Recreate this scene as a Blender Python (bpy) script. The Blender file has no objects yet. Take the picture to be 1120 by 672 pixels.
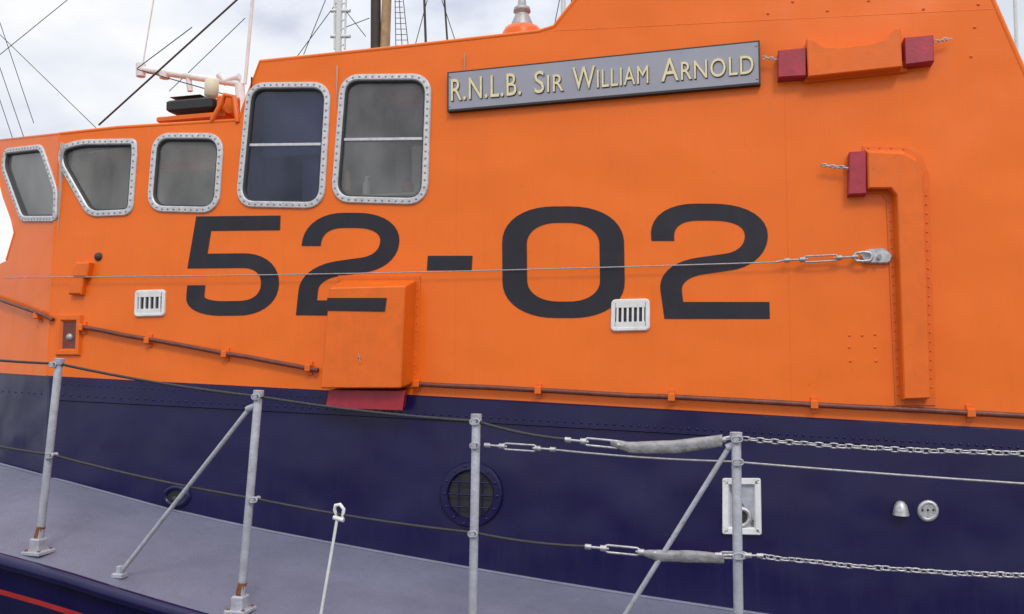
import bpy, math, random
from mathutils import Vector, Matrix
from mathutils.bvhtree import BVHTree
random.seed(7)
scene=bpy.context.scene
scene.view_settings.view_transform='Standard'
try: scene.view_settings.look='None'
except: pass
scene.view_settings.exposure=0
# ---------------------------------------------------------------- camera
EYE=Vector((0,-5.3,3.0)); YAW=math.radians(15); PITCH=math.radians(3); FP=900.0
cd=bpy.data.cameras.new("camera"); cam=bpy.data.objects.new("camera",cd); scene.collection.objects.link(cam)
cam.location=EYE; cam.rotation_euler=(math.radians(90)+PITCH,0,YAW); cd.sensor_width=36; cd.lens=36*FP/1120; cd.clip_end=8000; cd.clip_start=0.05
scene.camera=cam
Fv=Vector((-math.sin(YAW)*math.cos(PITCH),math.cos(YAW)*math.cos(PITCH),math.sin(PITCH)))
Rv=Vector((math.cos(YAW),math.sin(YAW),0)); Uv=Rv.cross(Fv)
# survey helpers: measured sight lines intersected with the boat's real planes
def ray(x,y): return Fv+Rv*((x-560)/FP)+Uv*((336-y)/FP)
LEAN=math.radians(4)
P0=Vector((0,0,3.0)); EX=Vector((1,0,0)); EY=Vector((0,math.sin(LEAN),math.cos(LEAN))); N=Vector((0,-math.cos(LEAN),math.sin(LEAN)))
def hit(x,y,p,n):
    d=ray(x,y); t=(p-EYE).dot(n)/d.dot(n); return EYE+d*t
class Plane:
    def __init__(s,o,ex,ey,n): s.o=o;s.ex=ex;s.ey=ey;s.n=n
    def W(s,x,y,off=0): return hit(x,y,s.o+s.n*off,s.n)
    def L(s,x,y,off=0):
        q=s.W(x,y,off)-s.o; return (q.dot(s.ex),q.dot(s.ey))
    def G(s,a,b,off=0): return s.o+s.ex*a+s.ey*b+s.n*off
SIDE=Plane(P0,EX,EY,N)
c0=SIDE.W(66,148); c1=SIDE.W(52,412)
cdir=(c0-c1).normalized(); A2=math.radians(20)
h=Vector((math.cos(A2),-math.sin(A2),0)); n2=h.cross(cdir).normalized()
if n2.dot(EYE-c0)<0: n2=-n2
ex2=(h-cdir*h.dot(cdir)).normalized()
FRONT=Plane(c0,ex2,cdir,n2)
def creasex(y): return 66-14*(y-148)/264
def SP(x,y,off=0):
    return (SIDE if x>=creasex(y) else FRONT).W(x,y,off)
def BK(x,y,Y): return hit(x,y,Vector((0,Y,0)),Vector((0,-1,0)))
# ---------------------------------------------------------------- materials
def mat(name,col,rough=0.5,metal=0.0,var=0.12,vscale=4,bump=0.0,bscale=30,coat=0.0,streak=0.0,grime=None,spec=0.5,wob=0.0,speck=2.5):
    m=bpy.data.materials.new(name); m.use_nodes=True; nt=m.node_tree; N_=nt.nodes; Lk=nt.links
    b=N_["Principled BSDF"]; b.inputs["Roughness"].default_value=rough; b.inputs["Metallic"].default_value=metal
    b.inputs["Coat Weight"].default_value=coat; b.inputs["Coat Roughness"].default_value=0.12
    b.inputs["Specular IOR Level"].default_value=spec
    tc=N_.new("ShaderNodeTexCoord")
    n=N_.new("ShaderNodeTexNoise"); n.inputs["Scale"].default_value=vscale; n.inputs["Detail"].default_value=4; n.inputs["Roughness"].default_value=0.6
    Lk.new(tc.outputs["Object"],n.inputs["Vector"])
    mr=N_.new("ShaderNodeMapRange"); mr.inputs[1].default_value=0.3; mr.inputs[2].default_value=0.7; mr.inputs[3].default_value=1-var; mr.inputs[4].default_value=1+var*0.6
    Lk.new(n.outputs["Fac"],mr.inputs[0])
    mul=N_.new("ShaderNodeVectorMath"); mul.operation='SCALE'; mul.inputs[0].default_value=col[:3]
    Lk.new(mr.outputs[0],mul.inputs["Scale"]); out=mul.outputs[0]
    if streak>0:
        mp=N_.new("ShaderNodeMapping"); mp.inputs["Scale"].default_value=(9,9,0.5); Lk.new(tc.outputs["Object"],mp.inputs[0])
        n2_=N_.new("ShaderNodeTexNoise"); n2_.inputs["Scale"].default_value=1.6; n2_.inputs["Detail"].default_value=5; n2_.inputs["Roughness"].default_value=0.65
        Lk.new(mp.outputs[0],n2_.inputs["Vector"])
        r=N_.new("ShaderNodeMapRange"); r.inputs[1].default_value=0.5; r.inputs[2].default_value=0.75; r.inputs[3].default_value=0; r.inputs[4].default_value=streak
        Lk.new(n2_.outputs["Fac"],r.inputs[0])
        mx=N_.new("ShaderNodeMixRGB"); mx.inputs[2].default_value=(*(grime or (0.1,0.08,0.06)),1)
        Lk.new(r.outputs[0],mx.inputs[0]); Lk.new(out,mx.inputs[1]); out=mx.outputs[0]
        n3=N_.new("ShaderNodeTexNoise"); n3.inputs["Scale"].default_value=30; n3.inputs["Detail"].default_value=3; Lk.new(tc.outputs["Object"],n3.inputs["Vector"])
        r3=N_.new("ShaderNodeMapRange"); r3.inputs[1].default_value=0.70; r3.inputs[2].default_value=0.76; r3.inputs[4].default_value=min(0.7,streak*speck)
        Lk.new(n3.outputs["Fac"],r3.inputs[0]); m3=N_.new("ShaderNodeMixRGB"); m3.inputs[2].default_value=(*(grime or (0.1,0.08,0.06)),1)
        Lk.new(r3.outputs[0],m3.inputs[0]); Lk.new(out,m3.inputs[1]); out=m3.outputs[0]
        rr=N_.new("ShaderNodeMapRange"); rr.inputs[1].default_value=0.3; rr.inputs[2].default_value=0.7; rr.inputs[3].default_value=max(0.05,rough-0.06); rr.inputs[4].default_value=rough+0.08
        Lk.new(n2_.outputs["Fac"],rr.inputs[0]); Lk.new(rr.outputs[0],b.inputs["Roughness"])
    Lk.new(out,b.inputs["Base Color"])
    if bump>0 or wob>0:
        nb=N_.new("ShaderNodeTexNoise"); nb.inputs["Scale"].default_value=bscale; nb.inputs["Detail"].default_value=2; Lk.new(tc.outputs["Object"],nb.inputs["Vector"])
        bp=N_.new("ShaderNodeBump"); bp.inputs["Strength"].default_value=bump; bp.inputs["Distance"].default_value=0.01
        Lk.new(nb.outputs["Fac"],bp.inputs["Height"]); last=bp
        if wob>0:
            nw=N_.new("ShaderNodeTexNoise"); nw.inputs["Scale"].default_value=1.7; nw.inputs["Detail"].default_value=1.5; Lk.new(tc.outputs["Object"],nw.inputs["Vector"])
            bw=N_.new("ShaderNodeBump"); bw.inputs["Strength"].default_value=1; bw.inputs["Distance"].default_value=wob
            Lk.new(nw.outputs["Fac"],bw.inputs["Height"]); Lk.new(bp.outputs[0],bw.inputs["Normal"]); last=bw
        Lk.new(last.outputs[0],b.inputs["Normal"])
    return m
M={}
M['orange']=mat("orange_paint",(0.76,0.142,0.009),0.30,0,0.04,1.3,0.03,60,0.0,0.08,(0.34,0.08,0.02),wob=0.035,spec=0.32,speck=3)
M['orange2']=mat("orange_paint_fittings",(0.70,0.128,0.009),0.36,0,0.08,9,0.06,50,0.0,0.16,(0.30,0.08,0.02),spec=0.32)
M['navy']=mat("navy_paint",(0.0080,0.0058,0.052),0.24,0,0.15,2,0.03,50,0.0,0.04,(0.03,0.028,0.07),wob=0.04,spec=0.36)
M['black']=mat("black_number_paint",(0.011,0.010,0.018),0.34,0,0.25,8,0.03,60,0.0,0.10,(0.10,0.05,0.03),wob=0.035,spec=0.36)
M['alu']=mat("aluminium_frame",(0.54,0.54,0.56),0.42,0.3,0.2,25,0.25,90,0,0.25,(0.25,0.22,0.2))
M['rivet']=mat("dull_rivet",(0.30,0.29,0.30),0.5,0.4,0.3,40)
M['white']=mat("off_white_paint",(0.68,0.68,0.68),0.45,0,0.12,14,0.1,60,0,0.2,(0.3,0.22,0.15))
M['stan']=mat("grey_stanchion_paint",(0.37,0.38,0.44),0.5,0,0.22,18,0.3,70,0,0.3,(0.22,0.15,0.10))
M['deck']=mat("deck_grey_paint",(0.155,0.158,0.225),0.55,0,0.16,2.2,0.45,120,0,0.34,(0.10,0.10,0.14))
M['rust']=mat("rust",(0.20,0.075,0.03),0.85,0,0.5,45,0.6,80)
M['pipe']=mat("brown_hose",(0.15,0.035,0.02),0.5,0,0.35,20,0.4,60)
M['red']=mat("dark_red_paint",(0.34,0.014,0.032),0.42,0,0.2,14,0.1,50,0,.15,(.15,.02,.03))
M['redline']=mat("red_boot_stripe",(0.5,0.03,0.03),0.5,0,0.2,5)
M['sign']=mat("sign_grey",(0.27,0.27,0.33),0.45,0,0.08,3,0.05,60,0,0.10,(0.18,0.18,0.2))
M['gold']=mat("gilt_cream",(0.66,0.58,0.34),0.4,0.0,0.15,30)
M['dark']=mat("dark_rubber",(0.018,0.018,0.02),0.6,0,0.3,20)
M['chrome']=mat("stainless",(0.62,0.62,0.63),0.28,0.9,0.2,40,0.1,80)
M['galv']=mat("galvanised_chain",(0.46,0.46,0.48),0.42,0.6,0.35,50)
M['wire']=mat("steel_wire",(0.36,0.35,0.36),0.5,0.5,0.3,60)
M['rope']=mat("black_lifeline",(0.028,0.028,0.034),0.6,0,0.3,60,0.4,200)
M['cloth']=mat("grey_tape_wrap",(0.26,0.255,0.27),0.6,0,0.4,22,0.5,45)
M['lining']=mat("cabin_lining",(0.55,0.56,0.56),0.7,0,0.2,3)
M['lining2']=mat("cabin_dark_panel",(0.05,0.06,0.13),0.6,0,0.3,3)
M['wood']=mat("mast_wood",(0.42,0.25,0.13),0.6,0,0.25,4)
M['mastdark']=mat("tarred_mast",(0.05,0.035,0.03),0.7,0,0.25,4)
M['bottle']=mat("plastic_bottle",(0.75,0.75,0.70),0.4)
M['yellow']=mat("yellow_plastic",(0.6,0.42,0.06),0.4)
M['blue']=mat("blue_plastic",(0.03,0.08,0.4),0.4)
M['stone']=mat("quay_stone",(0.28,0.26,0.24),0.85,0,0.3,2,0.6,14)
M['hill']=mat("hillside",(0.07,0.09,0.05),0.9,0,0.4,0.02)
M['cream']=mat("cream_plastic",(0.62,0.56,0.40),0.5)
def glassmat(name,haze,dcol,tint):  # diffuse grey mixed into the pane, painted brightness in place of cabin light
    m=bpy.data.materials.new(name); m.use_nodes=True; nt=m.node_tree; n=nt.nodes; n.clear()
    o=n.new("ShaderNodeOutputMaterial"); t=n.new("ShaderNodeBsdfTransparent"); t.inputs[0].default_value=(*tint,1)
    g=n.new("ShaderNodeBsdfGlossy"); g.inputs["Roughness"].default_value=0.03; g.inputs[0].default_value=(0.9,0.92,1,1)
    d=n.new("ShaderNodeBsdfDiffuse"); d.inputs[0].default_value=(*dcol,1)
    f=n.new("ShaderNodeFresnel"); f.inputs[0].default_value=1.5
    mx=n.new("ShaderNodeMixShader"); mx2=n.new("ShaderNodeMixShader"); 
    tc=n.new("ShaderNodeTexCoord"); mpp=n.new("ShaderNodeMapping"); mpp.inputs["Scale"].default_value=(1,1,.6); ns=n.new("ShaderNodeTexNoise"); ns.inputs["Scale"].default_value=3.5; ns.inputs["Detail"].default_value=6
    nt.links.new(tc.outputs["Object"],mpp.inputs[0]); nt.links.new(mpp.outputs[0],ns.inputs["Vector"])
    r=n.new("ShaderNodeMapRange"); r.inputs[1].default_value=0.3; r.inputs[2].default_value=0.75; r.inputs[3].default_value=haze*.55; r.inputs[4].default_value=haze*1.5
    nt.links.new(ns.outputs["Fac"],r.inputs[0]); nt.links.new(r.outputs[0],mx2.inputs[0])
    nt.links.new(t.outputs[0],mx2.inputs[1]); nt.links.new(d.outputs[0],mx2.inputs[2])
    nt.links.new(f.outputs[0],mx.inputs[0])
    nt.links.new(mx2.outputs[0],mx.inputs[1]); nt.links.new(g.outputs[0],mx.inputs[2]); nt.links.new(mx.outputs[0],o.inputs[0])
    return m
GL=[glassmat("grey_haze_window_glass",.42,(.26,.26,.24),(.75,.75,.72)),glassmat("clear_window_glass",.12,(.22,.24,.38),(.66,.7,.82)),glassmat("pale_haze_window_glass",.34,(.30,.30,.29),(.9,.9,.88))]  # grey and pale panes carry most of the painted-in brightness
# ---------------------------------------------------------------- builders
def empty(name):
    e=bpy.data.objects.new(name,None); scene.collection.objects.link(e); e.empty_display_size=0.2; return e
class MB:
    def __init__(s): s.v=[];s.f=[];s.sm=[];s.mi=[]
    def add(s,vs,fs,smooth=False,mi=0):
        o=len(s.v); s.v+= [tuple(v) for v in vs]
        for f in fs: s.f.append([i+o for i in f]); s.sm.append(smooth); s.mi.append(mi)
    def loft(s,loops,closed=True,capA=False,capB=False,smooth=False,mi=0):
        n=len(loops[0]); vs=[p for l in loops for p in l]; fs=[]
        for k in range(len(loops)-1):
            for i in range(n if closed else n-1):
                j=(i+1)%n; fs.append([k*n+i,k*n+j,(k+1)*n+j,(k+1)*n+i])
        s.add(vs,fs,smooth,mi)
        if capA: s.add(loops[0],[list(range(n))[::-1]],False,mi)
        if capB: s.add(loops[-1],[list(range(n))],False,mi)
    def tube(s,pts,r,seg=8,closed=False,cap=True,mi=0):
        pts=[Vector(p) for p in pts]; n=len(pts); loops=[]; prev=None
        for i,p in enumerate(pts):
            if closed: t=(pts[(i+1)%n]-pts[i-1])
            else: t=pts[min(i+1,n-1)]-pts[max(i-1,0)]
            t.normalize()
            if prev is None:
                a=Vector((0,0,1)) if abs(t.z)<0.9 else Vector((0,1,0)); u=t.cross(a).normalized()
            else: u=(prev-t*prev.dot(t)).normalized()
            prev=u; w=t.cross(u); rr=r[i] if isinstance(r,(list,tuple)) else r
            loops.append([p+(u*math.cos(2*math.pi*k/seg)+w*math.sin(2*math.pi*k/seg))*rr for k in range(seg)])
        if closed: loops.append(loops[0])
        s.loft(loops,True,cap and not closed,cap and not closed,True,mi)
    def box(s,c,ax,ay,az,mi=0,bev=0.0):
        c=Vector(c); ax=Vector(ax);ay=Vector(ay);az=Vector(az)
        bx=min(bev/max(ax.length,1e-6),0.45); by=min(bev/max(ay.length,1e-6),0.45); bz=min(bev/max(az.length,1e-6),0.45)
        def lp(sx,sy,z): return [c+ax*x*sx+ay*y*sy+az*z for x,y in ((-1,-1),(1,-1),(1,1),(-1,1))]
        if bev>0: L=[lp(1-bx,1-by,-1),lp(1,1,-1+bz),lp(1,1,1-bz),lp(1-bx,1-by,1)]
        else: L=[lp(1,1,-1),lp(1,1,1)]
        s.loft(L,True,True,True,False,mi)
    def dome(s,p,n,r,h=None,seg=8,mi=0):
        p=Vector(p); n=Vector(n).normalized(); h=h or r*0.5
        a=Vector((0,0,1)) if abs(n.z)<0.9 else Vector((0,1,0)); u=n.cross(a).normalized(); w=n.cross(u)
        L=[]
        for q in (0,0.35,0.7,0.93):
            rr=r*math.cos(q*math.pi/2); hh=h*math.sin(q*math.pi/2)
            L.append([p+n*hh+(u*math.cos(2*math.pi*k/seg)+w*math.sin(2*math.pi*k/seg))*rr for k in range(seg)])
        s.loft(L,True,False,True,True,mi)
    def make(s,name,mats,parent=None):
        me=bpy.data.meshes.new(name); me.from_pydata(s.v,[],s.f); me.update()
        for m in (mats if isinstance(mats,list) else [mats]): me.materials.append(m)
        me.polygons.foreach_set("use_smooth",s.sm); me.polygons.foreach_set("material_index",s.mi)
        o=bpy.data.objects.new(name,me); scene.collection.objects.link(o)
        if parent: o.parent=parent
        return o
def rpoly(pts,r,n=6):
    out=[]; m=len(pts)
    for i in range(m):
        p=Vector(pts[i]); a=Vector(pts[i-1])-p; b=Vector(pts[(i+1)%m])-p
        rr=r[i] if isinstance(r,(list,tuple)) else r
        d=min(rr,a.length*0.49,b.length*0.49); A=p+a.normalized()*d; B=p+b.normalized()*d
        if rr<=0: out.append(tuple(p)); continue
        for k in range(n+1):
            t=k/n
            w=0.8; q=(A*(1-t)**2+p*(2*t*(1-t)*w)+B*t*t)/((1-t)**2+2*t*(1-t)*w+t*t); out.append((q.x,q.y))
    return out
def inset(loop,d):
    n=len(loop); ar=sum(loop[i][0]*loop[(i+1)%n][1]-loop[(i+1)%n][0]*loop[i][1] for i in range(n)); sg=1 if ar>0 else -1
    out=[]
    for i in range(n):
        a=Vector(loop[i-1]); b=Vector(loop[(i+1)%n]); c=Vector(loop[i])
        e1=(c-a); e2=(b-c)
        if e1.length<1e-7: e1=e2
        if e2.length<1e-7: e2=e1
        e1.normalize(); e2.normalize()
        n1=Vector((-e1.y,e1.x)); nn=Vector((-e2.y,e2.x)); mm=(n1+nn); 
        if mm.length<1e-4: mm=n1
        mm.normalize(); k=1/max(0.5,mm.dot(n1)); q=c+mm*d*sg*k; out.append((q.x,q.y))
    return out
def prism(mb,pl,loop,o0,o1,bev=0.004,mi=0,smooth=False):
    L=[[pl.G(a,b,o0) for a,b in loop],[pl.G(a,b,o1-bev) for a,b in loop],[pl.G(a,b,o1) for a,b in inset(loop,bev)]]
    mb.loft(L,True,False,True,smooth,mi)
def fill2d(name,loops,xf,m,thick=0,parent=None):
    cu=bpy.data.curves.new(name,'CURVE'); cu.dimensions='2D'; cu.fill_mode='BOTH'; cu.extrude=thick/2
    for lp in loops:
        sp=cu.splines.new('POLY'); sp.points.add(len(lp)-1)
        for i,(a,b) in enumerate(lp): sp.points[i].co=(a,b,0,1)
        sp.use_cyclic_u=True
    o=bpy.data.objects.new(name,cu); scene.collection.objects.link(o); bpy.context.view_layer.update()
    me=bpy.data.meshes.new_from_object(o.evaluated_get(bpy.context.evaluated_depsgraph_get()))
    bpy.data.objects.remove(o)
    for v in me.vertices: v.co=xf(v.co.x,v.co.y,v.co.z)
    me.materials.clear(); me.materials.append(m); me.name=name
    o=bpy.data.objects.new(name,me); scene.collection.objects.link(o)
    if parent: o.parent=parent
    return o
def interp(tbl,x):
    if x<=tbl[0][0]:
        (x0,y0),(x1,y1)=tbl[0],tbl[1]
    else:
        for (x0,y0),(x1,y1) in zip(tbl,tbl[1:]):
            if x<=x1: break
    return y0+(y1-y0)*(x-x0)/(x1-x0)
# ================================================================= LIFEBOAT
boat=empty("lifeboat")
BOT=[(-60,403),(0,408),(66,412),(300,424),(560,438),(840,454),(1120,470),(1500,495)]
top=[(66,147),(130,140),(262,132),(267,118),(285,68),(440,52),(590,35),(606,30),(614,20),(634,-5),(668,-60),(700,-75),(1040,-75),(1060,-50),(1085,0),(1120,80),(1165,190),(1200,222),(1500,222)]
outer=[SIDE.L(*p) for p in top]+[SIDE.L(x,interp(BOT,x)) for x in (1500,1120,840,560,300,52)]
# windows
WIN=[ ([(6,163),(47,158),(64,207),(63,243),(24,243),(3,185)],0.07,FRONT),
      ([(66,160),(88,153),(150,152),(151,165),(146,236),(97,238),(64,180)],0.09,SIDE),
      ([(168,146),(246,146),(240,234),(161,232)],0.15,SIDE),
      ([(271,91),(363,90),(355,229),(258,227)],0.15,SIDE),
      ([(373,82),(473,81),(468,225),(362,222)],0.15,SIDE)]
holes={SIDE:[],FRONT:[]}; winloops=[]
for pts,r,pl in WIN:
    lp=rpoly([pl.L(x,y) for x,y in pts],r,7); winloops.append((lp,pl)); holes[pl].append(inset(lp,0.03))
fill2d("superstructure_side",[outer]+holes[SIDE],lambda a,b,c:SIDE.G(a,b,c-0.02),M['orange'],0.04,boat)
fo=[(66,147),(-14,156),(-3,185),(5,215),(14,240),(17,255),(8,285),(-25,300),(-60,310),(-60,403),(0,408),(52,411.5)]
fill2d("superstructure_front",[[FRONT.L(*p) for p in fo]]+holes[FRONT],lambda a,b,c:FRONT.G(a,b,c-0.02),M['orange'],0.04,boat)
mb=MB(); W_=[SIDE.W(*p) for p in top]; back=[Vector((p.x,3.1,p.z)) for p in W_]
mb.loft([[p+Vector((0,0.03,-0.003)) for p in W_],back],closed=False)
bb=[SIDE.W(1500,495),SIDE.W(52,412)]
mb.add(back+[Vector((p.x,3.1,p.z)) for p in bb],[list(range(len(back)+2))])
fr=[FRONT.W(*p) for p in fo[:10]]
mb.loft([[p+Vector((0.0,0.03,-0.003)) for p in fr],[Vector((p.x+0.1,3.1,p.z)) for p in fr]],closed=False)
mb.make("superstructure_roof",M['orange'],boat)
mb=MB()
mb.tube([SIDE.W(*p,-0.012) for p in top[:14]],0.018,8); mb.tube([SIDE.W(*p,-0.012) for p in top[13:]],0.018,8)
mb.tube([FRONT.W(*p,-0.012) for p in fo[:7]],0.016,8)
mb.tube([SIDE.W(66,147,-0.01),SIDE.W(52,411,-0.01)],0.016,8)
mb.make("rolled_edge_trim",M['orange'],boat)
mb=MB()
def bead(a,b,r=.003): mb.tube([SIDE.W(*a,-.0012).lerp(SIDE.W(*b,-.0012),i/12)+N*random.uniform(-.0004,.0004) for i in range(13)],r,6)
bead((500,125),(498,434)); bead((858,100),(866,454)); bead((606,34),(1088,10))
mb.make("plate_weld_beads",M['orange'],boat)
# navy side
JUN=[(-150,470),(0,508),(100,535),(200,562),(300,583),(400,602),(500,620),(600,637),(700,653),(800,668),(1120,715),(1500,770)]
mb=MB()
tp=[FRONT.W(x,interp(BOT,x),-0.01) for x in (-140,-60,0,52)]; bt=[FRONT.W(x,interp(JUN,x)+18,-0.01) for x in (-140,-60,0,44)]
xr=[56,200,350,500,650,800,950,1120,1300,1500]
tp+=[SIDE.W(x,interp(BOT,x),-0.001) for x in xr]; bt+=[SIDE.W(x-(8 if x<100 else 0),interp(JUN,x)+14,-0.001) for x in xr]
mb.loft([tp,bt],closed=False); mb.make("navy_side_plating",M['navy'],boat)
mb=MB(); 
def strake(y0,y1,o):
    L=[[],[],[],[]]
    for x in [54]+xr[1:]:
        t=interp(BOT,x); L[0].append(SIDE.W(x,t+y0,0)); L[1].append(SIDE.W(x,t+y0+1,o)); L[2].append(SIDE.W(x,t+y1-1,o)); L[3].append(SIDE.W(x,t+y1,-0.004))
    mb.loft(L,closed=False)
strake(1,27,0.012)
mb.make("navy_riveted_strake",M['navy'],boat)
mb=MB()
for x in range(60,1490,9):
    mb.dome(SIDE.W(x,interp(BOT,x)+20,0.012),N,0.0095,0.007,7)
for x in range(70,440,8): mb.dome(SIDE.W(x,interp(BOT,x)+8,0.012),N,0.008,0.006,6)
for x in range(-130,52,7): mb.dome(FRONT.W(x,interp(BOT,x)+20,-0.01),n2,0.009,0.006,6)
mb.make("navy_rivets",M['navy'],boat)
# deck
OUT=[(-150,566),(0,606),(60,622),(130,644),(210,668),(300,693),(520,742),(808,792),(1150,838),(1500,880)]
YE=-1.38
mb=MB(); inn=[];out=[]
XS=[-140,-100,-50,0,40,80,130,180,240,300,360,440,520,600,700,800,900,1000,1120,1250,1400,1500]
for x in XS:
    p=SP(x,interp(JUN,x),0.0); q=BK(x,interp(OUT,x),YE); inn.append(p); out.append(q)
rows=[[a.lerp(b,t)+Vector((0,0,0.03*math.sin(math.pi*t))) for a,b in zip(inn,out)] for t in (0,.15,.3,.5,.7,.85,1)]
mb.loft(rows,closed=False,smooth=True); deck=mb.make("side_deck",M['deck'],boat)
dv=[v for v in mb.v]; bvh=BVHTree.FromPolygons([Vector(v) for v in dv],mb.f)
mb=MB(); mb.tube([p+Vector((0,-0.006,0.004)) for p in inn],0.012,6); mb.make("deck_seam",M['deck'],boat)
mb=MB()
mb.tube([p+Vector((0,-0.02,-0.03)) for p in out],0.042,10); mb.make("gunwale_rubber",M['navy'],boat)
mb=MB()
def hl(dy,dz,absz=None): return [Vector((p.x,p.y+dy,(absz if absz is not None else p.z+dz))) for p in out]
mb.loft([hl(0.0,-0.02),hl(0.01,-0.205),hl(0.02,-0.24),hl(0.10,-0.6),hl(0.5,0,-0.4)],closed=False)
for i in range(len(mb.mi)):
    if len(out)-1<=i<2*(len(out)-1): mb.mi[i]=1
mb.make("hull_side",[M['navy'],M['redline']],boat)
mb2=MB(); mb2.loft([[Vector((p.x,4.4,p.z)) for p in out],[Vector((p.x,4.0,-0.4)) for p in out]],closed=False); mb2.make("far_hull_side",M['navy'],boat)
mb2=MB(); mb2.loft([[Vector((p.x,3.1,p.z-0.02)) for p in inn],[Vector((p.x,4.4,p.z-0.05)) for p in inn]],closed=False); mb2.make("far_deck",M['deck'],boat)
p=out[0]; ap=Vector((p.x-4.5,1.5,p.z+0.35))
mb2=MB(); a=[p,ap,Vector((p.x,4.4,p.z))]; b=[Vector((v.x,1.5+(v.y-1.5)*0.7,-0.4)) for v in a]; b[1]=Vector((p.x-3.4,1.5,-0.4))
mb2.loft([[v-Vector((0,0,0.03)) for v in a],b],closed=False); mb2.make("bow",M['navy'],boat)
mb2=MB(); mb2.add([v+Vector((0,0,-0.02)) for v in a],[[0,1,2]]); mb2.make("foredeck",M['deck'],boat)
# ---- windows
fm=MB(); rv=MB(); sl=MB(); gl=MB()
for wi,(lp,pl) in enumerate(winloops):
    w=0.052
    spec=[(0,-0.002),(0,0.010),(0.006,0.017),(w-0.012,0.020),(w-0.004,0.013),(w,-0.02)]
    fm.loft([[pl.G(a,b,o) for a,b in inset(lp,i)] for i,o in spec],True,False,False,False)
    spec=[(w-0.006,0.008),(w+0.004,0.010),(w+0.012,-0.012),(w+0.012,-0.03)]
    sl.loft([[pl.G(a,b,o) for a,b in inset(lp,i)] for i,o in spec],True,False,False,True)
    g_=[pl.G(a,b,-0.014) for a,b in inset(lp,w+0.006)]
    nn_=(g_[1]-g_[0]).cross(Vector((0,0,0))) ; area=Vector((0,0,0))
    for i in range(len(g_)): area+= (g_[i]-g_[0]).cross(g_[(i+1)%len(g_)]-g_[0])
    if area.dot(pl.n)<0: g_=g_[::-1]      # outward facing panes
    gl.add(g_,[list(range(len(g_)))],False,[0,0,0,1,2][wi])
    ml=inset(lp,0.024); n=len(ml); acc=0; step=0.052; nx=0
    for i in range(n):
        a=Vector(ml[i]); b=Vector(ml[(i+1)%n]); d=(b-a).length
        while nx<=acc+d and d>1e-6:
            q=a.lerp(b,(nx-acc)/d); rv.dome(pl.G(q.x,q.y,0.018),pl.n,0.0095,0.006,7); nx+=step
        acc+=d
fm.make("window_frames",M['alu'],boat); rv.make("window_frame_rivets",M['rivet'],boat); sl.make("window_seals",M['dark'],boat); gl.make("window_glass",GL,boat)
mb=MB()
for x0,x1,y in ((270,354,159),(376,466,153)):
    a=SIDE.W(x0,y,-0.012); b=SIDE.W(x1,y-1,-0.012); mb.box((a+b)/2,(b-a)/2,N*.006,EY*.011,0,.003)
mb.make("window_sliding_rails",M['alu'],boat)
# cabin interior
mb=MB(); V=Vector
zb=SIDE.W(300,270).z; zt=SIDE.W(300,80).z; zt2=SIDE.W(230,142).z-.02
x0=SIDE.W(66,200).x; x1=SIDE.W(505,200).x; xm=SIDE.W(364,200).x; xm2=SIDE.W(268,120).x+.05
def quad(p,mi=0): mb.add(p,[[0,1,2,3]],False,mi)
quad([V((xm2,1.25,zb)),V((x1,1.25,zb)),V((x1,1.25,zt)),V((xm2,1.25,zt))])
quad([V((x0-.1,1.251,zb-.2)),V((xm2,1.251,zb-.2)),V((xm2,1.251,zt2)),V((x0-.1,1.251,zt2))])
quad([V((x0-.1,0.1,zb)),V((x1,0.1,zb)),V((x1,1.25,zb)),V((x0-.1,1.25,zb))])
quad([V((x1,0.12,zb)),V((x1,1.25,zb)),V((x1,1.25,zt)),V((x1,0.12,zt))])
quad([V((x0+.02,0.06,zb-.1)),V((x0-.06,1.25,zb-.1)),V((x0-.06,1.25,zt2)),V((x0+.02,0.06,zt2))])
quad([V((xm,0.12,zb)),V((xm,1.25,zb)),V((xm,1.25,zt)),V((xm,0.12,zt))])
quad([V((xm2,0.12,zb)),V((xm2,1.25,zb)),V((xm2,1.25,zt-.02)),V((xm2,0.12,zt-.02))],1)
mb.box((0.5*(xm+xm2),0.3,0.5*(zb+zt)+0.40),((xm-xm2)*0.48,0,0),(0,0.02,0),(0,0,0.34),1)
mb.box((0.5*(xm+xm2)+.06,0.42,0.5*(zb+zt)-.18),(.11,0,0),(0,0.05,0),(0,0,0.26),1,.02)
mb.box((x1-.45,.7,zb+.35),(.16,0,0),(0,.03,0),(0,0,.5),0,.02)
quad([FRONT.W(x,y,-.12) for x,y in ((-4,163),(66,157),(60,262),(19,258))])
mb.make("cabin_interior",[M['lining'],M['lining2']],boat)
mb=MB()
p=SIDE.W(401,213,-0.10); mb.tube([p,p+V((0,0,.085)),p+V((0,0,.10)),p+V((0,0,.125))],[.03,.03,.012,.010],10); mb.box(p+V((0.008,0,.13)),(0.02,0,0),(0,.008,0),(0,0,.005))
mb.make("soap_bottle",M['bottle'],boat)
mb=MB(); p=SIDE.W(380,209,-0.10); mb.tube([p,p+V((0,0,.13)),p+V((0,0,.15))],[.028,.028,.012],10); mb.make("yellow_bottle",M['yellow'],boat)
mb=MB(); p=SIDE.W(446,210,-0.10); mb.tube([p,p+V((0,0,.04)),p+V((0,0,.07))],[.045,.045,.03],10,mi=0); mb.tube([p+V((0.0,0,.07)),p+V((0,0,.10))],[.03,.012],10,mi=1); mb.make("cup",[M['red'],M['blue']],boat)
mb=MB(); mb.box(SIDE.W(420,217,-0.17),(0.30,0,0),(0,0.13,0),(0,0,0.008)); mb.make("window_sill",M['lining'],boat)
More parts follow.
